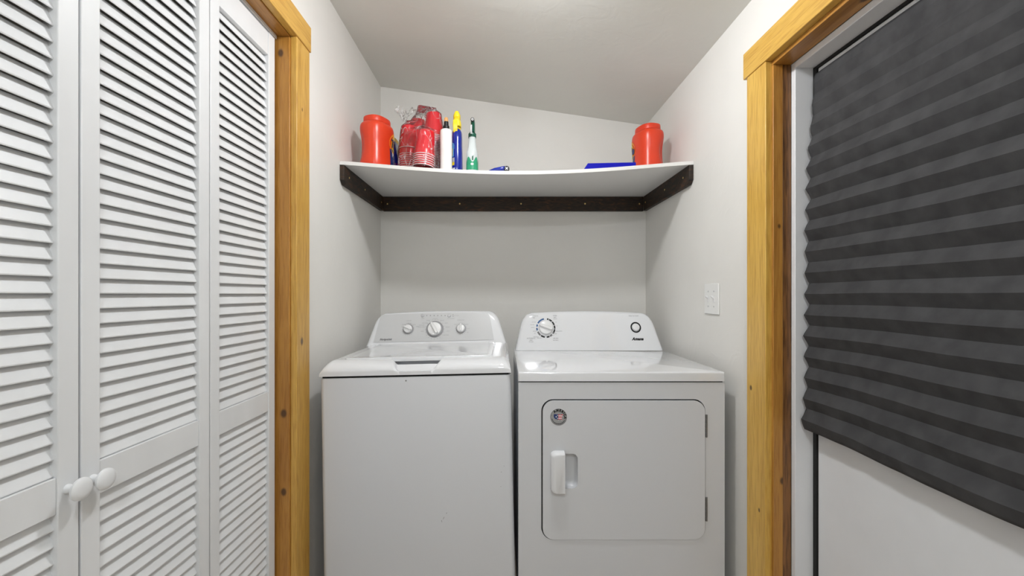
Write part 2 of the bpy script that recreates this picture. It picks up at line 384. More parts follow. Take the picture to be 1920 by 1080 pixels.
# ---- pleated shade
bm = B()
zt, zb_ = 1.842, .775; NP = 17; NY = 110; per = (zt-zb_)/NP; SUB = 8
def shade_x(y, z, k):
    t = (zt-z)/(zt-zb_)
    base = .9385 - .016*min(1, t/.28) - (.012*((t-.8)/.2)**2 if t > .8 else 0)
    amp = .0035 + .0085*min(1, t/.35)
    ph = (k % SUB)/SUB; tri = 1 - abs(2*ph-1)                     # 0..1..0
    edge = 1 if y < 1.25 else 1
    wr_ = .0035*noise.noise(Vector((y*5, z*4, 3))) + .0030*noise.noise(Vector((y*15, z*12, 1)))
    return base - amp*tri*1.25 + wr_*min(1, t*4) - .004*t
rows = []
for k in range(NP*SUB+1):
    z = zt - (zt-zb_)*k/(NP*SUB); row = []
    for j in range(NY+1):
        y = 1.281 - (1.281-.43)*j/NY
        t = (zt-z)/(zt-zb_)
        sag = -.004*t*math.sin(PI*(1.281-y)/.85)*math.sin(9*y) - .007*t*noise.noise(Vector((y*3, t*2, 9)))
        x = shade_x(y, z, k); yy = y
        if j == 0: yy = y + .002*math.sin(k*.9)
        row.append(bm.verts.new((x, yy, z+sag)))
    rows.append(row)
for a, b in zip(rows, rows[1:]):
    for j in range(NY): bm.faces.new((a[j], b[j], b[j+1], a[j+1]))
sh = obj('pleated_shade', bm, M['shade'], smooth=True, angle=14)
so = sh.modifiers.new('thickness', 'SOLIDIFY'); so.thickness = .0007; so.offset = 0
tag(sh, 'charcoal pleated paper shade hanging over the outside door', 'window shade')

# ---------------------------------------------------------------- light switch
sw = thing('light_switch', 'white double toggle switch plate on the right wall', 'light switch', (XR, 1.70, 1.162))
bm = boxes((-.006, 0, -.058, .058, -.061, .061)); obj('switch_plate', bm, M['bottle_w'], sw, bevel=.004, seg=3)
for s in (-1, 1):
    bm = boxes((-.0075, -.0062, s*.023-.0065, s*.023+.0065, -.0135, .0135)); c_ = obj('toggle', bm, M['plastic_w'], sw)
    bm = B(); loft(bm, [[(-.0076, s*.023-.004, 0), (-.0076, s*.023+.004, 0), (-.0076, s*.023+.004, .011), (-.0076, s*.023-.004, .011)],
                        [(-.019, s*.023-.003, .009), (-.019, s*.023+.003, .009), (-.019, s*.023+.003, .014), (-.019, s*.023-.003, .014)]])
    bmesh.ops.recalc_face_normals(bm, faces=bm.faces); obj('lever', bm, M['plastic_w'], c_, bevel=.001)
    for zz in (-.03, .03):
        bm = B(); lathe(bm, [(.003, -.0062), (.003, -.0072), (.001, -.0076)], 0, s*.023, zz, 12, axis='x')
        for v_ in bm.verts: pass
        bmesh.ops.recalc_face_normals(bm, faces=bm.faces); obj('screw', bm, M['ltgrey'], sw)

# ---------------------------------------------------------------- wall shelf
SF, XC, HW = 1.865, (XL+XR)/2, (XR-XL)/2
def shelf_top(x, y):
    u = (x-XC)/HW; f = max(0, 1-u*u)**1.3; t = max(0, min(1, (YB-y)/(YB-SF)))
    return 1.763 - .043*f*(t**1.3)
ws = thing('wall_shelf', 'long white sagging shelf on dark stained wood cleats above the machines', 'shelf', (XC, YB, 1.66))
bm = B(); nx, ny = 60, 12; th = .0152
top = [[bm.verts.new((XL+.001+(2*HW-.002)*i/nx, SF+(YB-.001-SF)*j/ny, shelf_top(XL+2*HW*i/nx, SF+(YB-SF)*j/ny))) for i in range(nx+1)] for j in range(ny+1)]
bot = [[bm.verts.new((v_.co.x, v_.co.y, v_.co.z-th)) for v_ in r_] for r_ in top]
for j in range(ny):
    for i in range(nx):
        bm.faces.new((top[j][i], top[j][i+1], top[j+1][i+1], top[j+1][i])); bm.faces.new((bot[j][i], bot[j+1][i], bot[j+1][i+1], bot[j][i+1]))
for i in range(nx):
    bm.faces.new((top[0][i], bot[0][i], bot[0][i+1], top[0][i+1])); bm.faces.new((top[ny][i], top[ny][i+1], bot[ny][i+1], bot[ny][i]))
for j in range(ny):
    bm.faces.new((top[j][0], top[j+1][0], bot[j+1][0], bot[j][0])); bm.faces.new((top[j][nx], bot[j][nx], bot[j+1][nx], top[j+1][nx]))
child('shelf_board', bm, M['shelf'], ws, smooth=True, angle=30)
def screws(parent, pts, axis):
    for p in pts:
        bm = B(); prof = [(.0045, 0), (.0042, .0012), (.002, .0018), (.0005, .0018)]
        s = {'y': 1, 'x+': 1, 'x-': -1}[axis]
        lathe(bm, [(r_, h*s) for r_, h in prof], *p, seg=14, axis='y' if axis == 'y' else 'x')
        bmesh.ops.recalc_face_normals(bm, faces=bm.faces)
        o = obj('screw', bm, M['brass'], parent, smooth=True); o.matrix_parent_inverse = parent.matrix_parent_inverse.copy()
        o.matrix_parent_inverse = Matrix.Translation(ws.location).inverted() @ Matrix.Identity(4) if False else Matrix.Identity(4)
cz0, cz1 = 1.664, 1.7475
cb = child('cleat', boxes((XL+.0195, XR-.0195, YB-.020, YB-.001, cz0, cz1)), M['stain'], ws, bevel=.0015)
cb['label'] = 'back cleat, dark stained board along the back wall'
screws(cb, [(XL+.025+ .02, YB-.0201, 1.705)] + [((px-943)*2.475/800, YB-.0201, 1.706) for px in (862, 977, 1097, 1199)], 'y')
for side in (-1, 1):
    x0 = XL+.001 if side < 0 else XR-.020; x1 = x0+.019
    bm = B(); prof = [(SF+.002, cz1), (YB-.021, cz1), (YB-.021, cz0), (SF+.022, cz0), (SF+.002, cz0+.018)]
    loft(bm, [[(x0, y, z) for y, z in prof], [(x1, y, z) for y, z in prof]]); bmesh.ops.recalc_face_normals(bm, faces=bm.faces)
    cs = child('cleat', bm, M['stain'], ws, bevel=.0015); xs = x1+.0001 if side < 0 else x0-.0001
    cs['label'] = 'side cleat with clipped front corner on the ' + ('left' if side < 0 else 'right') + ' wall'
    screws(cs, [(xs, y, 1.707) for y in (1.93, 2.15, 2.44)], 'x+' if side < 0 else 'x-')

# ---------------------------------------------------------------- washer
WX, WY = -.2955, 1.528
washer = thing('washing_machine', 'white top-loading washing machine with three dials, left of the dryer', 'washing machine', (WX, WY, .009))
washer.rotation_euler = (0, math.radians(-1.25), 0)
HWW = .343
bm = B()
r0 = rrect(-HWW+.004, HWW-.004, 0, .664, .018, 5); r1 = rrect(-HWW, HWW, .0, .664, .018, 5)
loft(bm, [[(x, y-.012, .03) for x, y in r1], [(x, y, .868) for x, y in r1], [(x, y, .876) for x, y in rrect(-HWW+.002, HWW-.002, .002, .664, .017, 5)]])
bmesh.ops.recalc_face_normals(bm, faces=bm.faces)
obj('cabinet', bm, M['enamel_shaded'], washer, smooth=True, angle=30)
obj('gap_shade', boxes((-HWW+.008, HWW-.008, .008, .655, .8762, .888)), M['gap'], washer)  # black strip painting the shade in the open gap under the cover
for sx in (-1, 1):
    for y in (.05, .60):
        bm = B(); lathe(bm, [(.02, -.0085+.0062*sx*-1), (.02, .010), (.012, .011), (.012, .031)], sx*.28, y, 0, 20)
        obj('foot', bm, M['gap'], washer, smooth=True)
# top cover: rolled front and sides, scoop for the lid pull
ZC, HC = .8815, .052
def roll(d, w_):
    if d >= w_: return 1.0
    return math.sqrt(max(0, 1-(1-d/w_)**2))
def scoop(x, y):
    hx = .090 - max(0, (.075-y))*.30
    s = max(0, min(1, (hx+.012-abs(x))/.022)); s = s*s*(3-2*s)
    if y > .120: s = 0
    return s
LX, LY0, LY1 = .276, .068, .505
def cover_z(x, y):
    d = HWW+.0005-abs(x)
    z = ZC + .010 + (HC-.010)*min(1, roll(d, .034))*(.12+.88*roll(y+.001, .072)) if True else 0
    zz = ZC+.015+.017*max(0, min(1, (y-.015)/.04)) - (.022*min(1, (y-.055)/.006) if y > .055 else 0)
    s = scoop(x, y)
    if z > zz: z = z*(1-s) + zz*s
    # groove round the lid
    gx = abs(abs(x)-(LX+.003)) < .0016 and LY0 < y < LY1+.004
    if gx: z -= .010
    return z
xs = sorted(set([round((-HWW-.0005)+(2*HWW+.001)*i/150, 5) for i in range(151)] + [s*(LX+.003+d) for s in (-1,1) for d in (-.0017,-.0015,.0015,.0017)]
        + [s*(HWW+.0005-d) for s in (-1,1) for d in (0,.0005,.0015,.003,.005,.008,.012,.017)]))
ys = sorted(set([.0555, .0575, .0595, .061] + [round(-.001+.075*i/36, 5) for i in range(37)] + [-.0006,-.0002] + [.08+.01*i for i in range(6)] + [.14,.2,.3,.4,.5,.51,.52,.6,.664]))
bm = B(); G = [[bm.verts.new((x, y, cover_z(x, y))) for x in xs] for y in ys]
for a, b in zip(G, G[1:]):
    for i in range(len(xs)-1): bm.faces.new((a[i], a[i+1], b[i+1], b[i]))
skirt = []
loop = [(0, i) for i in range(len(xs))] + [(j, len(xs)-1) for j in range(1, len(ys))] + [(len(ys)-1, i) for i in range(len(xs)-2, -1, -1)] + [(j, 0) for j in range(len(ys)-2, 0, -1)]
top_l = [G[j][i] for j, i in loop]; bl = [bm.verts.new((v_.co.x, v_.co.y, ZC+.002)) for v_ in top_l]
for i in range(len(loop)):
    k = (i+1) % len(loop); bm.faces.new((top_l[i], bl[i], bl[k], top_l[k]))
bmesh.ops.recalc_face_normals(bm, faces=bm.faces)
obj('top_cover', bm, M['enamel'], washer, smooth=True, angle=50)
# lid
ZL = ZC+HC
bm = B()
lid = rrect(-LX, LX, LY0, LY1, .012, 4)
loft(bm, [[(x, y, ZL-.011) for x, y in lid], [(x, y, ZL+.001) for x, y in lid], [(x*.994, y*.994+.0015, ZL+.0045) for x, y in lid],
          [(x*.94, (y-.28)*.90+.285, ZL+.0052) for x, y in lid], [(x*.92, (y-.28)*.87+.285, ZL+.0035) for x, y in lid]])
bmesh.ops.recalc_face_normals(bm, faces=bm.faces)
lid_o = obj('lid', bm, M['enamel'], washer, smooth=True, angle=30)
# console
def console(parent, name, pts, zf0, zf1, yf0, yf1, yb, m, bev):
    """pts: outline (x, z); front slants from yf0 at zf0 to yf1 at zf1"""
    def yf(z): t = (z-zf0)/(zf1-zf0); return yf0 + (yf1-yf0)*t
    bm = B()
    cx = sum(p[0] for p in pts)/len(pts); cz = sum(p[1] for p in pts)/len(pts)
    def sc(k): return [(cx+(x-cx)*(1-k/abs(x-cx) if abs(x-cx) > 2*k else 1), z-(k if z > zf0+.03 else 0)) for x, z in pts]
    rings = []
    for q in range(6):
        a = PI/2*q/5; k = bev*(1-math.sin(a)); dy = bev*(1-math.cos(a))
        rings.append([(x, yf(z)+dy, z) for x, z in sc(k)])
    rings.append([(x, yb, z) for x, z in pts])
    loft(bm, rings); bmesh.ops.recalc_face_normals(bm, faces=bm.faces)
    return obj(name, bm, m, parent, smooth=True, angle=30), yf
def outline(hb, ht, z0, z1, rad, crown, n_=10, bow=.0):
    """half widths at base / top, returns closed outline with rounded top corners and a crowned top edge"""
    right = []
    for i in range(7):
        t = i/6*.62; right.append((hb + (ht-hb)*t**(1+bow) , z0+(z1-z0)*t))
    xq = right[-1]
    # corner arc via quadratic bezier
    p0 = Vector(xq); p2 = Vector((ht-rad, z1)); p1 = Vector((hb+(ht-hb)*.98, z1))
    for i in range(1, n_+1):
        t = i/n_; p = p0*(1-t)**2 + p1*2*t*(1-t) + p2*t*t; right.append((p.x, p.y))
    topm = []
    for i in range(1, 8):
        x = (ht-rad)*(1-i/8); topm.append((x, z1+crown*(1-(x/(ht-rad))**2)))
    pts = right + topm + [(0, z1+crown)] + [(-x, z) for x, z in topm[::-1]] + [(-x, z) for x, z in right[::-1]]
    return pts
cz_b, cz_t = ZL-.004, 1.082
con_pts = [(x-.005, z) for x, z in outline(.336, .292, cz_b, cz_t, .045, .006)]
con, w_yf = console(washer, 'console', con_pts, cz_b, cz_t, .512, .580, .665, M['enamel'], .016)
# silver face plate, following the slanted front
def on_face(yf, x, z, off=.0015): return (x, yf(z)-off, z)
bm = B(); fz0, fz1 = cz_b+.018, cz_t-.006
fo = [(x-.016, z) for x, z in outline(.289, .268, fz0, fz1, .014, .004)]
loft(bm, [[on_face(w_yf, x, z, -.004) for x, z in fo], [on_face(w_yf, x, z, .0022) for x, z in fo]]); bmesh.ops.recalc_face_normals(bm, faces=bm.faces)
face_w = obj('control_panel', bm, M['enamel_mid'], con)
slant_w = math.atan2(.580-.512, cz_t-cz_b)
def on_slant(o, yf, x, z, slant, off=0):
    o.location = (x, yf(z)-off, z); o.rotation_euler = (-slant, 0, 0)
def wpx(px, py, yf):   # photo spot on the slanted face -> local x,z of the washer (before its small lean)
    z = 1.0
    for _ in range(6):
        D = WY + yf(z); z = CAMH-(py-552)*D/800
    x = (px-943)*D/800
    return x-WX+.0218*z, z-.009-.0218*(x-WX+.0218*z)
def dial(parent, x, z, yf, slant, r, h, turn, off=.0022, ring=None, face=M['plastic_w'], gripw=.22, gripm=None):
    if ring:
        bm = B(); lathe(bm, [(r*ring, 0), (r*ring, .0012), (r*.9, .0014)], seg=40, axis='y'); bmesh.ops.recalc_face_normals(bm, faces=bm.faces)
        o = obj('dial_ring', bm, M['grey'], parent); on_slant(o, yf, x, z, slant, off)
    bm = B(); lathe(bm, [(r, .0), (r*.98, h*.45), (r*.93, h*.58), (r*.85, h*.62), (r*.01, h*.62)], seg=44, axis='y')
    bmesh.ops.recalc_face_normals(bm, faces=bm.faces)
    kn = obj('dial', bm, face, parent, smooth=True, angle=35); on_slant(kn, yf, x, z, slant, off)
    bm = B(); g = r*gripw; ca, sa = math.cos(turn), math.sin(turn)
    def Q(u, v_, d): return (u*ca - v_*sa, -d, u*sa + v_*ca)
    rings = []
    for d, k in ((h*.55, 1.0), (h*1.0, .86), (h*1.1, .6)):
        rr_ = rrect(-g*k, g*k, -r*.94*(.95 if k < 1 else 1), r*.94*(.97 if k < 1 else 1), g*k*.9, 5); rings.append([Q(a, b, d) for a, b in rr_])
    loft(bm, rings); bmesh.ops.recalc_face_normals(bm, faces=bm.faces)
    o = obj('grip', bm, gripm or face, kn, smooth=True, angle=35)
    return kn
for (px, py, r, h, turn) in ((765.7, 617, .0205, .024, math.radians(62)), (815.5, 617, .0335, .026, math.radians(28)), (864.5, 616, .0195, .024, 0)):
    x, z = wpx(px, py, w_yf); dial(con, x, z, w_yf, slant_w, r, h, turn, ring=1.27, gripm=M['plastic_w'])
for px in (792.6, 842.5):
    x, z = wpx(px, 591.5, w_yf); bm = B(); lathe(bm, [(.0085, 0), (.0085, .003), (.006, .0045), (.0003, .0045)], seg=24, axis='y'); bmesh.ops.recalc_face_normals(bm, faces=bm.faces)
    o = obj('button', bm, M['ltgrey'], con, smooth=True); on_slant(o, w_yf, x, z, slant_w, .0022)
bm = B()
def mark(bm, px, py, wpix, hpix, wp, yf, mi=0):
    x, z = wp(px, py, yf); sx, sz = wpix*2.07/800/2, hpix*2.07/800/2
    add_mapped(bm, rect_pts(x-sx, x+sx, z-sz, z+sz, 1, 1), lambda a, b: on_face(yf, a, b, .0027), mi)
for i in range(6): mark(bm, 800.6+i*6.85, 591.5, 1.3, 1.6, wpx, w_yf)
mark(bm, 849.8, 589.8, 1, 1.5, wpx, w_yf); mark(bm, 849.8, 592.8, 1, 1.5, wpx, w_yf)
def words(bm, s, px, py, hpx, wp, yf, mi=0, shear=0, bold=0, sp=1, off=.0027):
    x, z = wp(px, py, yf); size = hpx*2.07/800*1.38
    add_mapped(bm, text_pts(s, size, shear, bold, sp), lambda a, b: on_face(yf, x+a, z+b, off), mi)
for s, px, py in (('LOAD SIZE', 767, 601.2), ('SMALL', 757, 608.5), ('MEDIUM', 768, 606.5), ('LARGE', 776.5, 608.5), ('SUPER', 783, 612), ('AUTO', 756, 612.5),
                  ('START', 793, 597), ('CYCLE SIGNAL', 846, 597), ('COTTONS', 816, 598), ('WHITES', 803, 600.5), ('COLORS', 829, 600.5), ('EASY CARE', 797, 605.5),
                  ('DELICATES', 791, 609.5), ('SPEED WASH', 790.5, 613), ('RINSE', 792, 621), ('HEAVY', 837, 605.5), ('MEDIUM', 839.5, 613), ('LIGHT', 840.5, 620.5),
                  ('DEEP RINSE', 836.5, 628), ('TEMPERATURE', 864, 600), ('COLD', 854, 608), ('WARM', 875, 608), ('HOT', 878.5, 616), ('TAP', 877, 623), ('LID LOCK', 856, 591.4)):
    words(bm, s, px, py, 1.5, wpx, w_yf, 1)
words(bm, 'Hotpoint', 723.5, 636.2, 3.5, wpx, w_yf, 0, .25, .0008, 1.22)
for cx_, r_, px, py in ((0, .046, 815.5, 617), (0, .0285, 765.7, 617), (0, .0275, 864.5, 616)):
    x, z = wpx(px, py, w_yf)
    for i in range(20):
        a = 2*PI*i/20
        add_mapped(bm, rect_pts(x+r_*math.cos(a)-.0009, x+r_*math.cos(a)+.0009, z+r_*math.sin(a)-.0009, z+r_*math.sin(a)+.0009, 1, 1), lambda a_, b_: on_face(w_yf, a_, b_, .0036), 0)
obj('printed_markings', bm, [M['ink'], M['ink_light']], con)
# lid hinge blocks, badge screw and scratches on the front
for sx in (-1, 1): obj('lid_hinge', boxes((sx*.272-.004, sx*.272+.004, .506, .513, ZL-.002, ZL+.0035)), M['gap'], washer)
bm = B(); lathe(bm, [(.0028, 0), (.0024, .0012), (.0004, .0014)], -.033, -.0003, .863, 12, axis='y'); bmesh.ops.recalc_face_normals(bm, faces=bm.faces); obj('front_screw', bm, M['steel'], washer)
bm = B()
for (px, py, dx, dy) in ((834, 975, -3, 6), (838, 969, 2, -3), (829, 981, 1, 5), (943, 893, 0, 2), (941, 920, 1, 1.5), (948, 882, 1, 1)):
    D = 1.521; x = (px-943)*D/800 - WX + .006; z = CAMH-(py-552)*D/800
    yy = -.012*(.868-z)/.838 - .0004
    a = Vector((dx, -dy)).normalized()*abs(Vector((dx, dy)).length)*D/800; nrm = Vector((-a.y, a.x)).normalized()*.0009
    vv = [bm.verts.new((x+p.x, yy, z+p.y)) for p in (-nrm, a*.5-nrm*.6, a, a*.5+nrm*.6, nrm)]
    bm.faces.new(vv)
obj('scuff_marks', bm, M['ink'], washer)

# ---------------------------------------------------------------- dryer
DX, DY, DHW = .4205, 1.512, .3655
dryer = thing('clothes_dryer', 'white front-loading dryer with round sticker on its door, right of the washer', 'dryer', (DX, DY, 0))
def dz(py): return CAMH-(py-552)*DY/800
def dxx(px): return (px-943)*DY/800-DX
door = (dxx(1015), dxx(1322.5), dz(1012), dz(748.5))
bm = B()
plate_with_hole(bm, rrect(-DHW, DHW, .03, .868, .004, 2), rrect(*door, .042, 8), 0, .034)
o = obj('front_panel', bm, M['enamel_shaded'], dryer)
bm = B(); box(bm, -DHW, DHW, .0345, .69, .03, .868); obj('cabinet', bm, M['enamel_shaded'], dryer, bevel=.002)
# raised lip round the opening is pressed steel; dark gap is the seal behind it
bm = B(); plate_with_hole(bm, rrect(*door, .042, 8), rrect(door[0]+.016, door[1]-.016, door[2]+.016, door[3]-.016, .034, 8), .0095, .030); obj('door_seal', bm, M['gap'], dryer)
for sx in (-1, 1):
    for y in (.06, .63):
        bm = B(); lathe(bm, [(.022, 0), (.022, .012), (.012, .013), (.012, .0305)], sx*.31, y, 0, 20); obj('foot', bm, M['gap'], dryer, smooth=True)
obj('gap_shade', boxes((-DHW+.006, DHW-.006, .004, .68, .8682, .873)), M['gap'], dryer)  # black strip, shade of the open joint below the top panel painted in
bm = B()
tp = rrect(-DHW-.001, DHW+.001, -.003, .69, .008, 4)
loft(bm, [[(x, y, .8725) for x, y in tp], [(x, y, .8985) for x, y in tp], [(x*.9985, y*.998+.0006, .9025) for x, y in tp], [(x*.993, y*.993+.0022, .9045) for x, y in tp], [(x*.985, y*.985+.005, .905) for x, y in tp]])
bmesh.ops.recalc_face_normals(bm, faces=bm.faces); obj('top_panel', bm, M['enamel'], dryer, smooth=True, angle=50)
# door with pocket
G_ = .0046
d0 = (door[0]+G_, door[1]-.0022, door[2]+.002, door[3]-G_)
pk = (dxx(1040), dxx(1083), dz(915), dz(850))
bm = B(); plate_with_hole(bm, rrect(*d0, .040, 10), rrect(*pk, .020, 6), -.0035, .008)
dr = obj('dryer_door', bm, M['enamel_shaded'], dryer, bevel=.0035, seg=3)
bm = B(); pr = []
for t in range(7):
    a = PI/2*t/6; k = 1-.30*(1-math.cos(a)); yy = -.0035+.004+.022*math.sin(a)
    cx_, cz_ = (pk[0]+pk[1])/2, (pk[2]+pk[3])/2
    pr.append([(cx_+(x-cx_)*k, yy - .004*(t == 0), cz_+(z-cz_)*k) for x, z in rrect(*pk, .020, 6)])
loft(bm, pr, cap0=False); bmesh.ops.recalc_face_normals(bm, faces=bm.faces)
for f in bm.faces: f.normal_flip()
obj('handle_pocket', bm, M['enamel_shaded'], dr, smooth=True, angle=60)
# handle
hx0, hx1, hz0, hz1 = dxx(1031.7), dxx(1057.5), dz(922.5), dz(844)
bm = B(); out = []
for i in range(9):
    a = PI/2+PI/2*i/8; out.append((hx0+.018+.018*math.cos(a), hz1-.016+.016*math.sin(a)))
for i in range(9):
    a = PI+PI/2*i/8; out.append((hx0+.018+.018*math.cos(a), hz0+.016+.016*math.sin(a)))
out += [(hx1, hz0), (hx1, hz1)]
cx_, cz_ = hx1, (hz0+hz1)/2
rings = []
for yy, k, kz in ((-.0036, 1, 1), (-.012, .985, .992), (-.022, .94, .965), (-.027, .84, .93), (-.029, .72, .90)):
    rings.append([(cx_+(x-cx_)*k, yy, cz_+(z-cz_)*kz) for x, z in out])
loft(bm, rings); bmesh.ops.recalc_face_normals(bm, faces=bm.faces)
obj('handle', bm, M['enamel'], dr, smooth=True, angle=40)
# hinges
for py0, py1 in ((777, 820), (932, 977)):
    bm = B(); x = dxx(1324.3); z0, z1 = dz(py1), dz(py0); n_ = 5
    for i in range(n_):
        a, b = z0+(z1-z0)*i/n_, z0+(z1-z0)*(i+1)/n_
        lathe(bm, [(.0034, a+.0004), (.0038, a+.001), (.0038, b-.001), (.0034, b-.0004)], x, -.0005, 0, 14)
    obj('hinge', bm, M['steel'], dryer, smooth=True, angle=30)
# sticker
sxc, szc, sr = dxx(1047), dz(781.3), .0292
st = obj('sticker', (lambda b: (lathe(b, [(sr, 0), (sr, .0005)], sxc, -.0036, szc, 48, axis='y'), bmesh.ops.recalc_face_normals(b, faces=b.faces), b)[2])(B()), mat('silver_sticker', (.34, .34, .34), .4), dr)
st['label'] = 'round silver sticker with flag map reading AMERICA'
bm = B(); F = lambda a, b: (sxc+a, -.0044, szc+b); F2 = lambda a, b: (sxc+a, -.0046, szc+b); F3 = lambda a, b: (sxc+a, -.0048, szc+b)
add_mapped(bm, disc_pts(0, 0, sr*.965, sr*1.0), F, 0)
for ch, deg in zip('AMERICA', (126, 100, 76, 54, 37, 19, -5)):
    a = math.radians(deg); vf = text_pts(ch, .0108, 0, .0008)
    ca, sa = math.cos(a-PI/2), math.sin(a-PI/2); rr_ = sr*.79
    add_mapped(bm, ([(x*ca-y*sa+rr_*math.cos(a), x*sa+y*ca+rr_*math.sin(a)) for x, y in vf[0]], vf[1]), F, 0)
for i in range(26):                                            # illegible small print round the foot
    a = math.radians(196+i*5.4); rr_ = sr*.83; ca, sa = math.cos(a), math.sin(a); h = .0030 if i % 3 else .0022
    add_mapped(bm, ([(ca*(rr_+u)-sa*v_, sa*(rr_+u)+ca*v_) for u, v_ in ((-h/2, -.0008), (h/2, -.0008), (h/2, .0008), (-h/2, .0008))], [(0,1,2,3)]), F, 0)
for a in (165, -12): add_mapped(bm, ell_pts(sr*.85*math.cos(math.radians(a)), sr*.85*math.sin(math.radians(a)), .001, .001, 8), F, 0)
# country shaped flag: navy field, wavy stripes
mp = [(-.0150,.0085),(-.0125,.0098),(-.006,.0090),(.001,.0088),(.004,.0070),(.0075,.0068),(.0100,.0085),(.0128,.0100),(.0150,.0115),(.0155,.0095),(.0135,.0065),(.0125,.0035),(.0105,.0005),(.0110,-.0030),
      (.0100,-.0050),(.0112,-.0098),(.0098,-.0112),(.0082,-.0070),(.0045,-.0068),(.0020,-.0070),(-.0010,-.0115),(-.0030,-.0080),(-.0055,-.0072),(-.0105,-.0060),(-.0135,-.0028),(-.0155,.0020)]
def clip(poly, y0, y1):
    def cut(p, c_, s):
        o_ = []
        for i in range(len(p)):
            a, b = p[i], p[(i+1) % len(p)]; ia, ib = (a[1]-c_)*s >= 0, (b[1]-c_)*s >= 0
            if ia: o_.append(a)
            if ia != ib: t = (c_-a[1])/(b[1]-a[1]); o_.append((a[0]+(b[0]-a[0])*t, c_))
        return o_
    return cut(cut(poly, y0, 1), y1, -1) if poly else []
def fan(bm, poly, fn, mi):
    if len(poly) < 3: return
    es_v = [bm.verts.new(fn(*p)) for p in poly]
    try: f = bm.faces.new(es_v); f.material_index = mi
    except ValueError: pass
mp = [(x*1.12, y*1.12) for x, y in mp]
hh = [-.0135+.027*i/7 for i in range(8)]
for i in range(7): fan(bm, clip(mp, hh[i], hh[i+1]), F, 1 if i % 2 else 2)
navy = [p for p in mp if p[0] < .0005] ; fan(bm, [(x*1.12, y*1.12) for x, y in [(-.0150,.0085),(-.0125,.0098),(-.006,.0090),(-.001,.0088),(-.001,-.0105),(-.0030,-.0080),(-.0055,-.0072),(-.0105,-.0060),(-.0135,-.0028),(-.0155,.0020)]], F2, 3)
def star(cx_, cy_, r_): return [(cx_+r_*(1 if i % 2 == 0 else .42)*math.cos(PI/2+i*PI/5), cy_+r_*(1 if i % 2 == 0 else .42)*math.sin(PI/2+i*PI/5)) for i in range(10)]
for cx_, cy_, r_ in ((-.0085, .001, .0034), (-.004, -.0045, .0026), (-.004, .0055, .0024)): fan(bm, star(cx_, cy_, r_), F3, 2)
obj('sticker_print', bm, [M['black'], M['redp'], M['whitep'], M['navy']], st)
# dryer console
q_b, q_t = .9055, 1.087
dcon_pts = [(x+.003, z) for x, z in outline(.3625, .318, q_b, q_t, .055, .008)]
dcon, d_yf = console(dryer, 'console', dcon_pts, q_b, q_t, .575, .640, .690, M['enamel'], .014)
slant_d = math.atan2(.065, q_t-q_b)
def dpx(px, py, yf):
    z = 1.0
    for _ in range(6):
        D = DY + yf(z); z = CAMH-(py-552)*D/800
    return (px-943)*D/800-DX, z
x, z = dpx(1023.3, 614.8, d_yf)
dial(dcon, x, z, d_yf, slant_d, .0355, .026, math.radians(70), off=.0, gripw=.26)
bm = B(); R1, R2 = .0405, .0480; fd = lambda a, b: (x+a, d_yf(z+b)-.0006, z+b)
for a0, a1, mi in ((100, 150, 1), (158, 172, 1), (180, 196, 1), (204, 232, 0), (236, 262, 0), (274, 292, 0), (296, 312, 0), (322, 352, 0), (355, 375, 0), (18, 42, 0), (46, 66, 0), (70, 80, 0)):
    add_mapped(bm, disc_pts(0, 0, R1, R2, a0, a1, 10), fd, mi)
for a in (207, 214, 221, 228, 300, 306, 328): add_mapped(bm, ell_pts(.0445*math.cos(math.radians(a)), .0445*math.sin(math.radians(a)), .0014, .0014, 10), lambda a_, b_: (x+a_, d_yf(z+b_)-.0009, z+b_), 3)
xb, zb2 = dpx(1192, 613.8, d_yf)
add_mapped(bm, disc_pts(0, 0, .0195, .0262, 0, 360, 40), lambda a, b: (xb+a, d_yf(zb2+b)-.0006, zb2+b), 0)
for s, px, py, h_ in (('AUTOMATIC', 1002, 592.5, 1.9), ('DRY', 1001, 596, 1.9), ('TIMED', 1040.5, 592, 2.0), ('DRY', 1040.5, 595.3, 2.0), ('MINUTES', 1041, 598, 1.3), ('COTTONS', 1001, 604, 1.2), ('MORE DRY', 998, 609, 1.2), ('NORMAL', 999, 614, 1.2),
                  ('LESS DRY', 1003, 621, 1.3), ('OFF', 1003, 625, 1.3), ('PERM PRESS', 1005, 631.8, 1.4), ('DELICATE', 1011, 634, 1.3), ('80', 1042.5, 604, 1.4), ('60', 1044.5, 611, 1.4), ('COOL DOWN', 1048, 621, 1.4), ('OFF', 1042, 626, 1.6), ('20', 1038, 629, 1.2),
                  ('AUTOMATIC', 996, 634.5, 2.1), ('DRY', 996, 638, 2.1), ('NO HEAT', 996, 641, 1.5), ('AIR DRY', 1042, 634.5, 2.0), ('NO HEAT', 1042, 638, 1.7), ('PUSH TO START', 1188, 592.4, 1.9)):
    words(bm, s, px, py, h_, dpx, d_yf, 2, off=.0006)
words(bm, 'Amana', 1195.5, 635.6, 5.2, dpx, d_yf, 0, .38, .0011, 1.08, off=.0006)
obj('printed_markings', bm, [M['black'], mat('blue_arc_ink', (.02, .09, .25), .5), M['ink'], M['whitep']], dcon)
bm = B(); lathe(bm, [(.0188, 0), (.0188, .004), (.0165, .0072), (.010, .0088), (.0005, .0092)], seg=36, axis='y'); bmesh.ops.recalc_face_normals(bm, faces=bm.faces)
o = obj('start_button', bm, M['ltgrey'], dcon, smooth=True); on_slant(o, d_yf, xb, zb2, slant_d)
o.data.materials[0] = M['plastic_w']

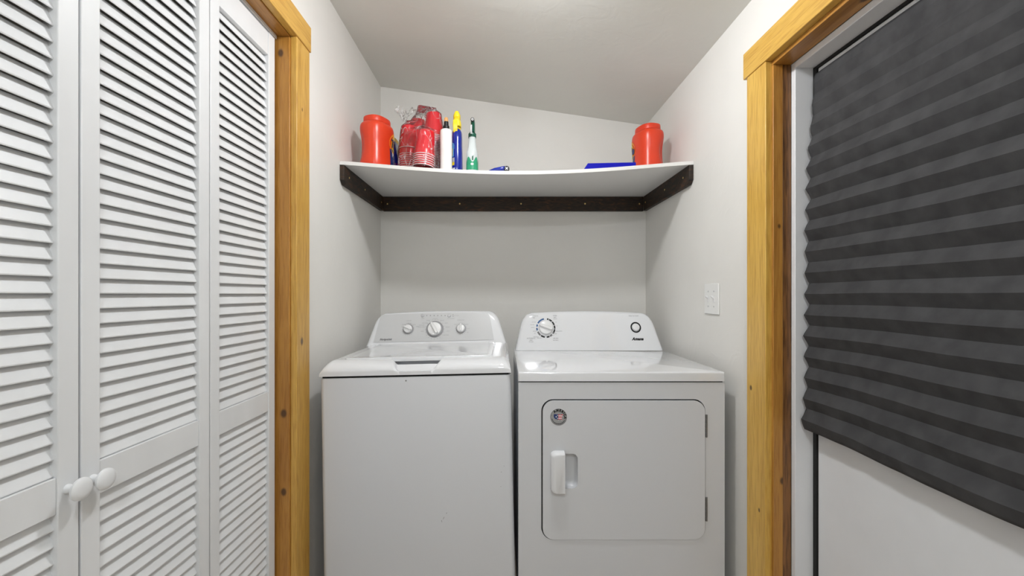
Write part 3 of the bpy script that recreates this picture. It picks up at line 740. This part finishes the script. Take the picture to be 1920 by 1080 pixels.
# ---------------------------------------------------------------- things on the shelf
def at(px, py, D): return ((px-943)*D/800, D, CAMH-(py-552)*D/800)
def sec(rx, ry, p=2.6, n_=56):
    out_ = []
    for i in range(n_):
        a = 2*PI*i/n_; c_, s_ = math.cos(a), math.sin(a)
        out_.append((rx*math.copysign(abs(c_)**(2/p), c_), ry*math.copysign(abs(s_)**(2/p), s_)))
    return out_
def body(bm, prof, rx, ry, p=2.6, mi=0, n_=56, shift=None):
    """prof: (height, scale, optional y shift)"""
    rings = []
    for q in prof:
        z, k = q[0], q[1]; dy = q[2] if len(q) > 2 else 0
        rings.append([(x*k, y*k+dy, z) for x, y in sec(rx, ry, p, n_)])
    loft(bm, rings, mi=mi); bmesh.ops.recalc_face_normals(bm, faces=bm.faces)
def scale_at(prof, z):
    for a, b in zip(prof, prof[1:]):
        if a[0] <= z <= b[0] and b[0] > a[0]: return a[1]+(b[1]-a[1])*(z-a[0])/(b[0]-a[0])
    return prof[-1][1]
def wrap(prof, rx, ry, a0, p=2.6, off=.0008):
    R = (rx+ry)/2
    def fn(u, v_):
        a = a0+u/R; k = scale_at(prof, v_); c_, s_ = math.cos(a), math.sin(a)
        x = (rx+off)*k*math.copysign(abs(c_)**(2/p), c_); y = (ry+off)*k*math.copysign(abs(s_)**(2/p), s_)
        return (x, y, v_)
    return fn
TUBP = [(0,.94),(.004,.985),(.012,1.0),(.031,.995),(.05,.985),(.068,.968),(.085,.955),(.10,.95),(.115,.95),(.132,.965),(.15,.985),(.163,.995),(.175,1.0),(.185,.995),(.192,.985),(.198,.965),(.203,.93),(.209,.84),(.211,.78)]
def tub(label, loc, rot, side):
    t = thing('detergent_tub', label, 'detergent tub', loc, 'orange detergent tubs on the shelf'); la = side*math.radians(47); t.rotation_euler = (0, 0, rot)
    rx, ry = .063, .079
    bm = B(); body(bm, TUBP, rx, ry)
    da = math.radians(-120*side)
    for v_ in bm.verts:
        a = math.atan2(v_.co.y, v_.co.x); d = (a-da+PI) % (2*PI)-PI; w_ = math.exp(-(d/.28)**2)*math.exp(-((v_.co.z-.10)/.055)**4)
        v_.co.x *= 1-.16*w_; v_.co.y *= 1-.16*w_
    obj('tub_body', bm, M['tide'], t, smooth=True, angle=60)
    bm = B(); body(bm, [(.2100,.74),(.2115,.79),(.216,.80),(.231,.795),(.2355,.775),(.2365,.73),(.235,.70)], rx, ry); obj('lid', bm, M['tide_lid'], t, smooth=True, angle=50)
    # label on the +x side, wrapped on the wall of the tub
    bm = B(); W = lambda off: wrap(TUBP, rx, ry, la, off=off)
    add_mapped(bm, rect_pts(-.048, .048, .022, .10, 14, 8), W(.0008), 3)
    add_mapped(bm, disc_pts(0, .128, .0, .052, n_=40), W(.0012), 1)
    add_mapped(bm, disc_pts(0, .128, .0, .040, n_=40), W(.0016), 0)
    add_mapped(bm, disc_pts(0, .128, .0, .027, n_=40), W(.0020), 1)
    add_mapped(bm, text_pts('Tide', .050, .15, .0022), lambda a, b: W(.0026)(a, b+.126), 3)
    add_mapped(bm, text_pts('PODS', .026, .1, .001), lambda a, b: W(.0016)(a, b+.074), 2)
    add_mapped(bm, ell_pts(0, .043, .030, .016), W(.0016), 4)
    obj('label_print', bm, [M['yellow'], M['orange'], M['whitep'], M['navy'], M['purple']], t)
    return t
def rest(x, y): return shelf_top(x, y)+.0012
xl, yl = -.585, 1.985
tub('orange-red detergent tub at the left end of the shelf, label turned right', (xl, yl, rest(xl, yl)-.0008), math.radians(-25), 1)
xr2, yr2 = .706, 2.083
tub('orange-red detergent tub at the right end of the shelf, beside the blue board', (xr2, yr2, rest(xr2, yr2)-.0008), math.radians(180+16), -1)

# blue detergent pouch
x0, y0 = (743.5-943)*2.10/800, 2.10
t = thing('detergent_pouch', 'small blue and purple detergent pouch between the tub and the red cups', 'pouch', (x0, y0, rest(x0, y0)))
t.rotation_euler = (0, 0, math.radians(86)); t.scale = (1, 1, 1.3)
bm = B(); body(bm, [(0,.9),(.01,1.0),(.05,.98),(.09,.86),(.12,.62),(.135,.5)], .040, .020, 2.2)
for v_ in bm.verts:
    k = max(0, min(1, (v_.co.z-.05)/.085)); v_.co.y *= (1-.9*k); v_.co.x *= 1+.45*k
obj('pouch_body', bm, M['blue'], t, smooth=True, angle=60)
for z0, z1, mi, nm in ((.004, .045, 'purple', 'pouch_band'), (.128, .142, 'yellow', 'pouch_seal')):
    k1 = 1.015 if mi == 'purple' else 1.25; bm = B()
    loft(bm, [[(x*k1*(.97 if mi == 'purple' else .62), y*(1.04 if mi == 'purple' else .12), z) for x, y in sec(.040, .020, 2.2)] for z in (z0, (z0+z1)/2, z1)])
    bmesh.ops.recalc_face_normals(bm, faces=bm.faces); obj(nm, bm, M[mi], t, smooth=True)
bm = B(); add_mapped(bm, ell_pts(0, .034, .014, .014), lambda a, b: (a, -.0222, b), 0); add_mapped(bm, ell_pts(0, .034, .007, .007), lambda a, b: (a, -.0226, b), 1)
obj('pouch_print', bm, [M['redp'], M['whitep']], t)

# cups
def cup_mesh():
    bm = B(); pr_ = [(.0492,.0),(.0503,.0012),(.0503,.0036),(.0490,.0046),(.0478,.0052),(.0462,.022),(.0455,.030),(.0448,.032),(.0425,.060),(.0415,.063),(.0372,.108),(.0366,.112),(.0350,.1165),(.0335,.1175),(.0318,.1150),(.0005,.1145)]
    lathe(bm, pr_, seg=40, cap0=False, mis=[1,1,1,0]+[0]*11)
    bmesh.ops.recalc_face_normals(bm, faces=bm.faces)
    return bm
cup0 = obj('plastic_cup', cup_mesh(), [M['cup'], M['cup_rim']], smooth=True, angle=50)
first = True
def cup(x, y, z, s, label, group, lean=None):
    global first
    o = cup0 if first else cup0.copy()
    if not first: COL.objects.link(o)
    first = False
    o.location = (x, y, z); o.scale = (s, s, s); tag(o, label, 'cup', group)
    if lean:
        R_ = Matrix.Rotation(lean[1], 3, 'Y') @ Matrix.Rotation(lean[0], 3, 'X'); p_ = Vector((lean[2], lean[3], lean[4]))
        o.location = p_ + R_ @ (Vector((x, y, z))-p_); o.rotation_euler = R_.to_euler()
    else: o.rotation_euler = (0, 0, random.uniform(0, 6))
stacks = [ # x, y, scale, rim heights, wording
    (-.4410, 2.000, .92, [.0098*i for i in range(9)] + [.108], 'short stack at the left of the bag'),
    (-.3580, 1.920, 1.02, [.0100*i for i in range(6)], 'low stack at the front of the bag'),
    (-.3300, 2.035, .98, [.0078*i for i in range(24)], 'tall stack at the right of the bag'),
    (-.4210, 2.110, .98, [.0078*i for i in range(23)], 'stack at the back of the bag'),
]
cup_tops = []
for x, y, s, hs, wd in stacks:
    z0 = rest(x, y)+.0004
    for i, h in enumerate(hs):
        topmost = i == len(hs)-1
        cup(x, y, z0+h, s, ('topmost red cup of the ' if topmost else 'red cup nested under others in the ')+wd, 'red plastic cups in the bag' if topmost else 'red cups in the '+wd,
            lean=(math.radians(-5), math.radians(4), x+.045, y+.045, z0) if s == 1.02 else None)
    cup_tops.append((x, y, z0+hs[-1]+.118*s))

# bag : a crinkled sheet wrapped round the four stacks, gathered into two loose tufts
def bag():
    bm = B(); NA, NZ = 120, 60
    cx_, cy_ = -.388, 2.015
    discs = [(x, y, .0535*s, tz) for (x, y, s, hs, wd), (_, _, tz) in zip(stacks, cup_tops)]
    zb = shelf_top(cx_, 1.9)+.002
    def support(a, z):
        best = .012
        for x, y, r_, tz in discs:
            if z > tz+.03: continue
            taper = 1 if z < tz-.12 else 1-.33*(z-(tz-.12))/.12
            rr_ = r_*max(.2, taper if z < tz else taper*(1-(z-tz)/.032))
            best = max(best, (x-cx_)*math.cos(a)+(y-cy_)*math.sin(a)+rr_)
        return best
    # convex support sampled -> star shaped radius by min over directions
    rings = []
    zt_ = 2.068
    for j in range(NZ+1):
        z = zb + (zt_-zb)*j/NZ; hs_ = [support(2*PI*k/72, z) for k in range(72)]
        ring = []
        for i in range(NA):
            a = 2*PI*i/NA
            r_ = min(hs_[k]/max(.08, math.cos(a-2*PI*k/72)) for k in range(72) if math.cos(a-2*PI*k/72) > .08)
            nz_ = noise.noise(Vector((math.cos(a)*5, math.sin(a)*5, z*22)))
            r_ += .0012+.003*abs(nz_)
            ring.append((cx_+r_*math.cos(a), cy_+r_*math.sin(a), max(z, zb)))
        rings.append(ring)
    loft(bm, rings, cap0=False)
    bmesh.ops.recalc_face_normals(bm, faces=bm.faces)
    return bm
bg = thing('clear_bag', 'clear crinkled plastic bag wrapped around the red cups', 'plastic bag', (-.388, 2.015, 1.75))
child('bag_sheet', bag(), M['bag'], bg, smooth=True, angle=80)
def tuft(px, py, D, R, H):
    bm = B(); c_ = Vector(at(px, py, D)); NB, NR = 40, 7; rings = []
    for j in range(NR+1):
        t_ = j/NR; ring = []
        for i in range(NB):
            a = 2*PI*i/NB; fl_ = .35+.65*math.sin(a*5+1.3)**2
            r_ = .006 + R*t_*(.45+.55*fl_)*(1+.3*noise.noise(Vector((a*2, t_*3, px))))
            h = H*t_*(1-.35*fl_*t_) + .008*noise.noise(Vector((a*3, t_*4, 5)))
            ring.append((c_.x+r_*math.cos(a), c_.y+.6*r_*math.sin(a), c_.z+h))
        rings.append(ring)
    loft(bm, rings, cap0=False, cap1=False); return bm
child('bag_knot', tuft(758, 228, 2.0, .048, .078), M['bag'], bg, smooth=True, angle=30)
child('bag_knot', tuft(790, 220, 2.03, .034, .040), M['bag'], bg, smooth=True, angle=30)

# white bottle
x0, y0 = -.2560, 1.925
t = thing('white_bottle', 'plain white squeeze bottle with black neck and orange tip, beside the cups', 'bottle', (x0, y0, rest(x0, y0)))
bm = B(); lathe(bm, [(.0235,0),(.0262,.003),(.0268,.01),(.0268,.178),(.0258,.1835),(.0230,.1862),(.0155,.188)], seg=40); bmesh.ops.recalc_face_normals(bm, faces=bm.faces)
obj('bottle_body', bm, M['bottle_w'], t, smooth=True, angle=60)
bm = B(); lathe(bm, [(.0145,.188),(.0140,.204),(.0110,.206),(.0100,.224),(.0090,.2245)], seg=28); bmesh.ops.recalc_face_normals(bm, faces=bm.faces); obj('neck', bm, M['black'], t, smooth=True, angle=30)
bm = B(); lathe(bm, [(.0088,.2245),(.0088,.236),(.0072,.242),(.0005,.243)], seg=28); bmesh.ops.recalc_face_normals(bm, faces=bm.faces); obj('tip_cap', bm, M['amber'], t, smooth=True, angle=40)

# blue and yellow spray bottle
x0, y0 = -.217, 2.018
t = thing('spray_bottle', 'royal blue spray bottle with bright yellow trigger head', 'spray bottle', (x0, y0, rest(x0, y0)), 'spray bottles on the shelf')
t.rotation_euler = (0, 0, math.radians(4)); t.scale = (1.14, 1.02, 1.14)
SP = [(0,.96),(.004,1.0),(.03,1.0),(.09,.96),(.12,.90),(.15,.90),(.175,.86),(.187,.66),(.192,.5)]
bm = B(); body(bm, SP, .0245, .042, 2.4); obj('bottle_body', bm, M['blue'], t, smooth=True, angle=60)
bm = B(); W = lambda off: wrap(SP, .0245, .042, -PI/2-.55, 2.4, off)
add_mapped(bm, rect_pts(-.020, .008, .035, .048, 6, 3), W(.0008), 0)
add_mapped(bm, rect_pts(-.018, .008, .048, .066, 6, 3), W(.0008), 3)
add_mapped(bm, disc_pts(-.012, .11, 0, .020, n_=24), W(.0006), 1)
add_mapped(bm, rect_pts(-.026, .004, .07, .125, 5, 6), W(.0004), 1)
add_mapped(bm, rect_pts(-.012, -.004, .075, .105, 3, 4), W(.0012), 0)
add_mapped(bm, rect_pts(.0-.006, .012, .020, .024, 3, 1), W(.0008), 2)
obj('label_print', bm, [M['yellow'], M['lightblue'], M['whitep'], M['ltgrey']], t)
bm = B(); lathe(bm, [(.0135,.186),(.0150,.188),(.0150,.205),(.0120,.208)], seg=28)
hp = [(.200,1.0,0),(.210,1.12,0),(.220,1.0,-.004),(.226,.80,-.008),(.234,.92,-.012),(.243,.90,-.012),(.252,.62,-.014),(.257,.45,-.014)]
for q in [hp]:
    rings = [[(x*k*.82, y*(.5+.5*k)+dy, z) for x, y in sec(.020, .030, 3)] for z, k, dy in q]; loft(bm, rings)
bmesh.ops.recalc_face_normals(bm, faces=bm.faces); obj('spray_head', bm, M['yellow'], t, smooth=True, angle=35)
bm = B(); rings = []
for i in range(7):
    q = i/6; yy = -.034-.006*math.sin(q*PI); z = .222-.052*q; wd = .0095-.001*q
    rings.append([(-wd-.006, yy, z), (wd-.006, yy, z), (wd-.006, yy+.006, z), (-wd-.006, yy+.006, z)])
loft(bm, rings); bmesh.ops.recalc_face_normals(bm, faces=bm.faces); obj('trigger', bm, M['yellow'], t, bevel=.0015)

# green and clear spray bottle
x0, y0 = -.1390, 1.935
t = thing('spray_bottle', 'clear spray bottle with dark green trigger head and green label', 'spray bottle', (x0, y0, rest(x0, y0)), 'spray bottles on the shelf')
SG = [(0,.94),(.004,1.0),(.05,1.0),(.085,.98),(.095,.90),(.112,.72),(.145,.62),(.158,.58)]
bm = B(); body(bm, SG, .0265, .036, 2.4); obj('bottle_body', bm, M['clear'], t, smooth=True, angle=60)
bm = B(); rings = [[(x*1.02, y*1.02, z) for x, y in sec(.0265, .036, 2.4)] for z in (.006, .052)]; 
loft(bm, [[(p[0], p[1], p[2] + (.012*math.sin(6*math.atan2(p[1], p[0])+1.0) if j else 0)) for p in r_] for j, r_ in enumerate(rings)], cap0=False, cap1=False)
W = wrap(SG, .0265, .036, -PI/2, 2.4, .0018); add_mapped(bm, ell_pts(.002, .030, .0055, .0050), W, 1)
add_mapped(bm, ([(-.014,.045),(.006,.070),(.006,.048)], [(0,1,2)]), wrap(SG, .0265, .036, -PI/2, 2.4, .0012), 2)
bmesh.ops.recalc_face_normals(bm, faces=bm.faces); obj('label_print', bm, [M['green_l'], M['whitep'], M['green']], t, smooth=True)
bm = B(); lathe(bm, [(.0165,.157),(.0178,.159),(.0178,.176),(.0150,.179),(.0120,.184)], seg=28)
rings = [[(x*k*.5+.004, y*k+dy, z) for x, y in sec(.020, .030, 3.2)] for z, k, dy in ((.180,.7,0),(.190,.85,-.002),(.212,.9,-.012),(.226,.88,-.018),(.232,.6,-.018))]
loft(bm, rings); bmesh.ops.recalc_face_normals(bm, faces=bm.faces); obj('spray_head', bm, M['green'], t, smooth=True, angle=35)
bm = B(); rings = []
for i in range(7):
    q = i/6; yy = -.038-.004*math.sin(q*PI); z = .205-.040*q
    rings.append([(-.006, yy, z), (.002, yy, z), (.002, yy+.005, z), (-.006, yy+.005, z)])
loft(bm, rings); bmesh.ops.recalc_face_normals(bm, faces=bm.faces); obj('trigger', bm, M['ltgrey'], t, bevel=.0012)
bm = B(); lathe(bm, [(.0085, .043), (.0085, .050), (.0055, .0505)], .004, 0, .223, 20, axis='y'); lathe(bm, [(.0026, .0505), (.0030, .0516), (.0048, .0516), (.0052, .0505)], .004, 0, .223, 18, mi=1, axis='y')
bmesh.ops.recalc_face_normals(bm, faces=bm.faces); obj('nozzle', bm, [M['black'], M['whitep']], t, smooth=True, angle=30)

# small blue lighter lying near the front edge
x0, y0 = -.020, 1.945
t = thing('blue_wand', 'slim dark blue wand with black round end lying on the shelf, right of the bottles', 'wand', (x0, y0, rest(x0, y0)))
bm = B(); rings = []
for q, r_, z in ((0,.0015,.004),(.1,.005,.0085),(.4,.0095,.0145),(.75,.0115,.0185),(.95,.0115,.0215),(1,.0095,.022)):
    xx = -.052+.082*q; rings.append([(xx, r_*math.cos(2*PI*i/20), z+r_*math.sin(2*PI*i/20)*.95 ) for i in range(20)])
loft(bm, rings); bmesh.ops.recalc_face_normals(bm, faces=bm.faces)
for v_ in bm.verts: v_.co.z = max(.0002, v_.co.z)+.004
obj('handle', bm, M['blue'], t, smooth=True, angle=50)
bm = B(); lathe(bm, [(.0110,-.012),(.0125,-.009),(.0125,.009),(.0110,.012)], .037, 0, .0225, 28, axis='y'); bmesh.ops.recalc_face_normals(bm, faces=bm.faces)
e_ = obj('end_cap', bm, M['black'], t, smooth=True, angle=30)
bm = B()
for a in (PI/4, -PI/4):
    ca, sa = math.cos(a), math.sin(a); vf = rect_pts(-.0075, .0075, -.0014, .0014, 1, 1)
    add_mapped(bm, ([(u*ca-v_*sa, u*sa+v_*ca) for u, v_ in vf[0]], vf[1]), lambda p, q: (.037+p, -.0124-.0001*(a > 0), .0225+q), 0)
obj('cross_mark', bm, M['whitep'], e_)

# blue board lying flat beside the right tub
xa, xb_ = (1092-943)*1.93/800, (1092-943)*1.93/800+.235
bm = B(); tz = []
ymid = 1.945
for (y_, off) in ((1.915, 0), (1.99, 0)):
    pass
b0, b1 = shelf_top(xa+.01, ymid), shelf_top(xb_, ymid)
def pt(x, y, h): t_ = (x-xa)/(xb_-xa); return (x-xa, y-ymid, (b1-b0)*t_+h)
prof = [(xa, 0), (xb_, 0), (xb_, .021), (xa+.020, .0285)]
loft(bm, [[pt(x, 1.905, h) for x, h in prof], [pt(x, 1.99-.12*0, h) for x, h in prof]]); bmesh.ops.recalc_face_normals(bm, faces=bm.faces)
o = obj('blue_tray', bm, M['blue_board'], bevel=.002); o.location = (xa, ymid, b0+.002)
tag(o, 'flat royal blue tray with slanted end lying beside the right tub', 'tray')

# black blob added as a painted dark shadow in the right corner
x0, y0 = .760, 2.02
bm = B(); lathe(bm, [(.013,0),(.0145,.002),(.0145,.030),(.012,.036),(.004,.038)], seg=24); bmesh.ops.recalc_face_normals(bm, faces=bm.faces)
o = obj('shadow_blob', bm, M['black'], smooth=True, angle=40); o.location = (x0, y0, rest(x0, y0)); tag(o, 'small black shape standing in for a dark shadow right of the right tub', 'cap')

# ---------------------------------------------------------------- ceiling lamp, and an added fill lamp behind the camera
def lamp(x, y, r, strength, label, color):
    t = thing('ceiling_light', label, 'ceiling light', (x, y, ceil_z(x)), 'ceiling lights')
    bm = B(); lathe(bm, [(r*1.25, .012), (r*1.25, -.018), (r*1.1, -.024)], seg=40); bmesh.ops.recalc_face_normals(bm, faces=bm.faces)
    obj('lamp_base', bm, M['plastic_w'], t, smooth=True, angle=30)
    bm = B(); pr_ = [(r*math.cos(a), -.025-r*.95*math.sin(a)) for a in [PI/2*i/10 for i in range(10)]] + [(.001, -.025-r*.95)]
    lathe(bm, pr_, seg=40, cap0=False); bmesh.ops.recalc_face_normals(bm, faces=bm.faces)
    obj('lamp_globe', bm, mat('lit_globe', (.9,.9,.9), .4, emit=color, estr=strength), t, smooth=True)
lamp(.05, 1.20, .062, LAMP_MAIN, 'round white ceiling light above the machines', (.965, .98, 1))
lamp(.02, -.70, .11, LAMP_FILL, 'added unseen round fill light behind the viewer', (.90, .95, 1))
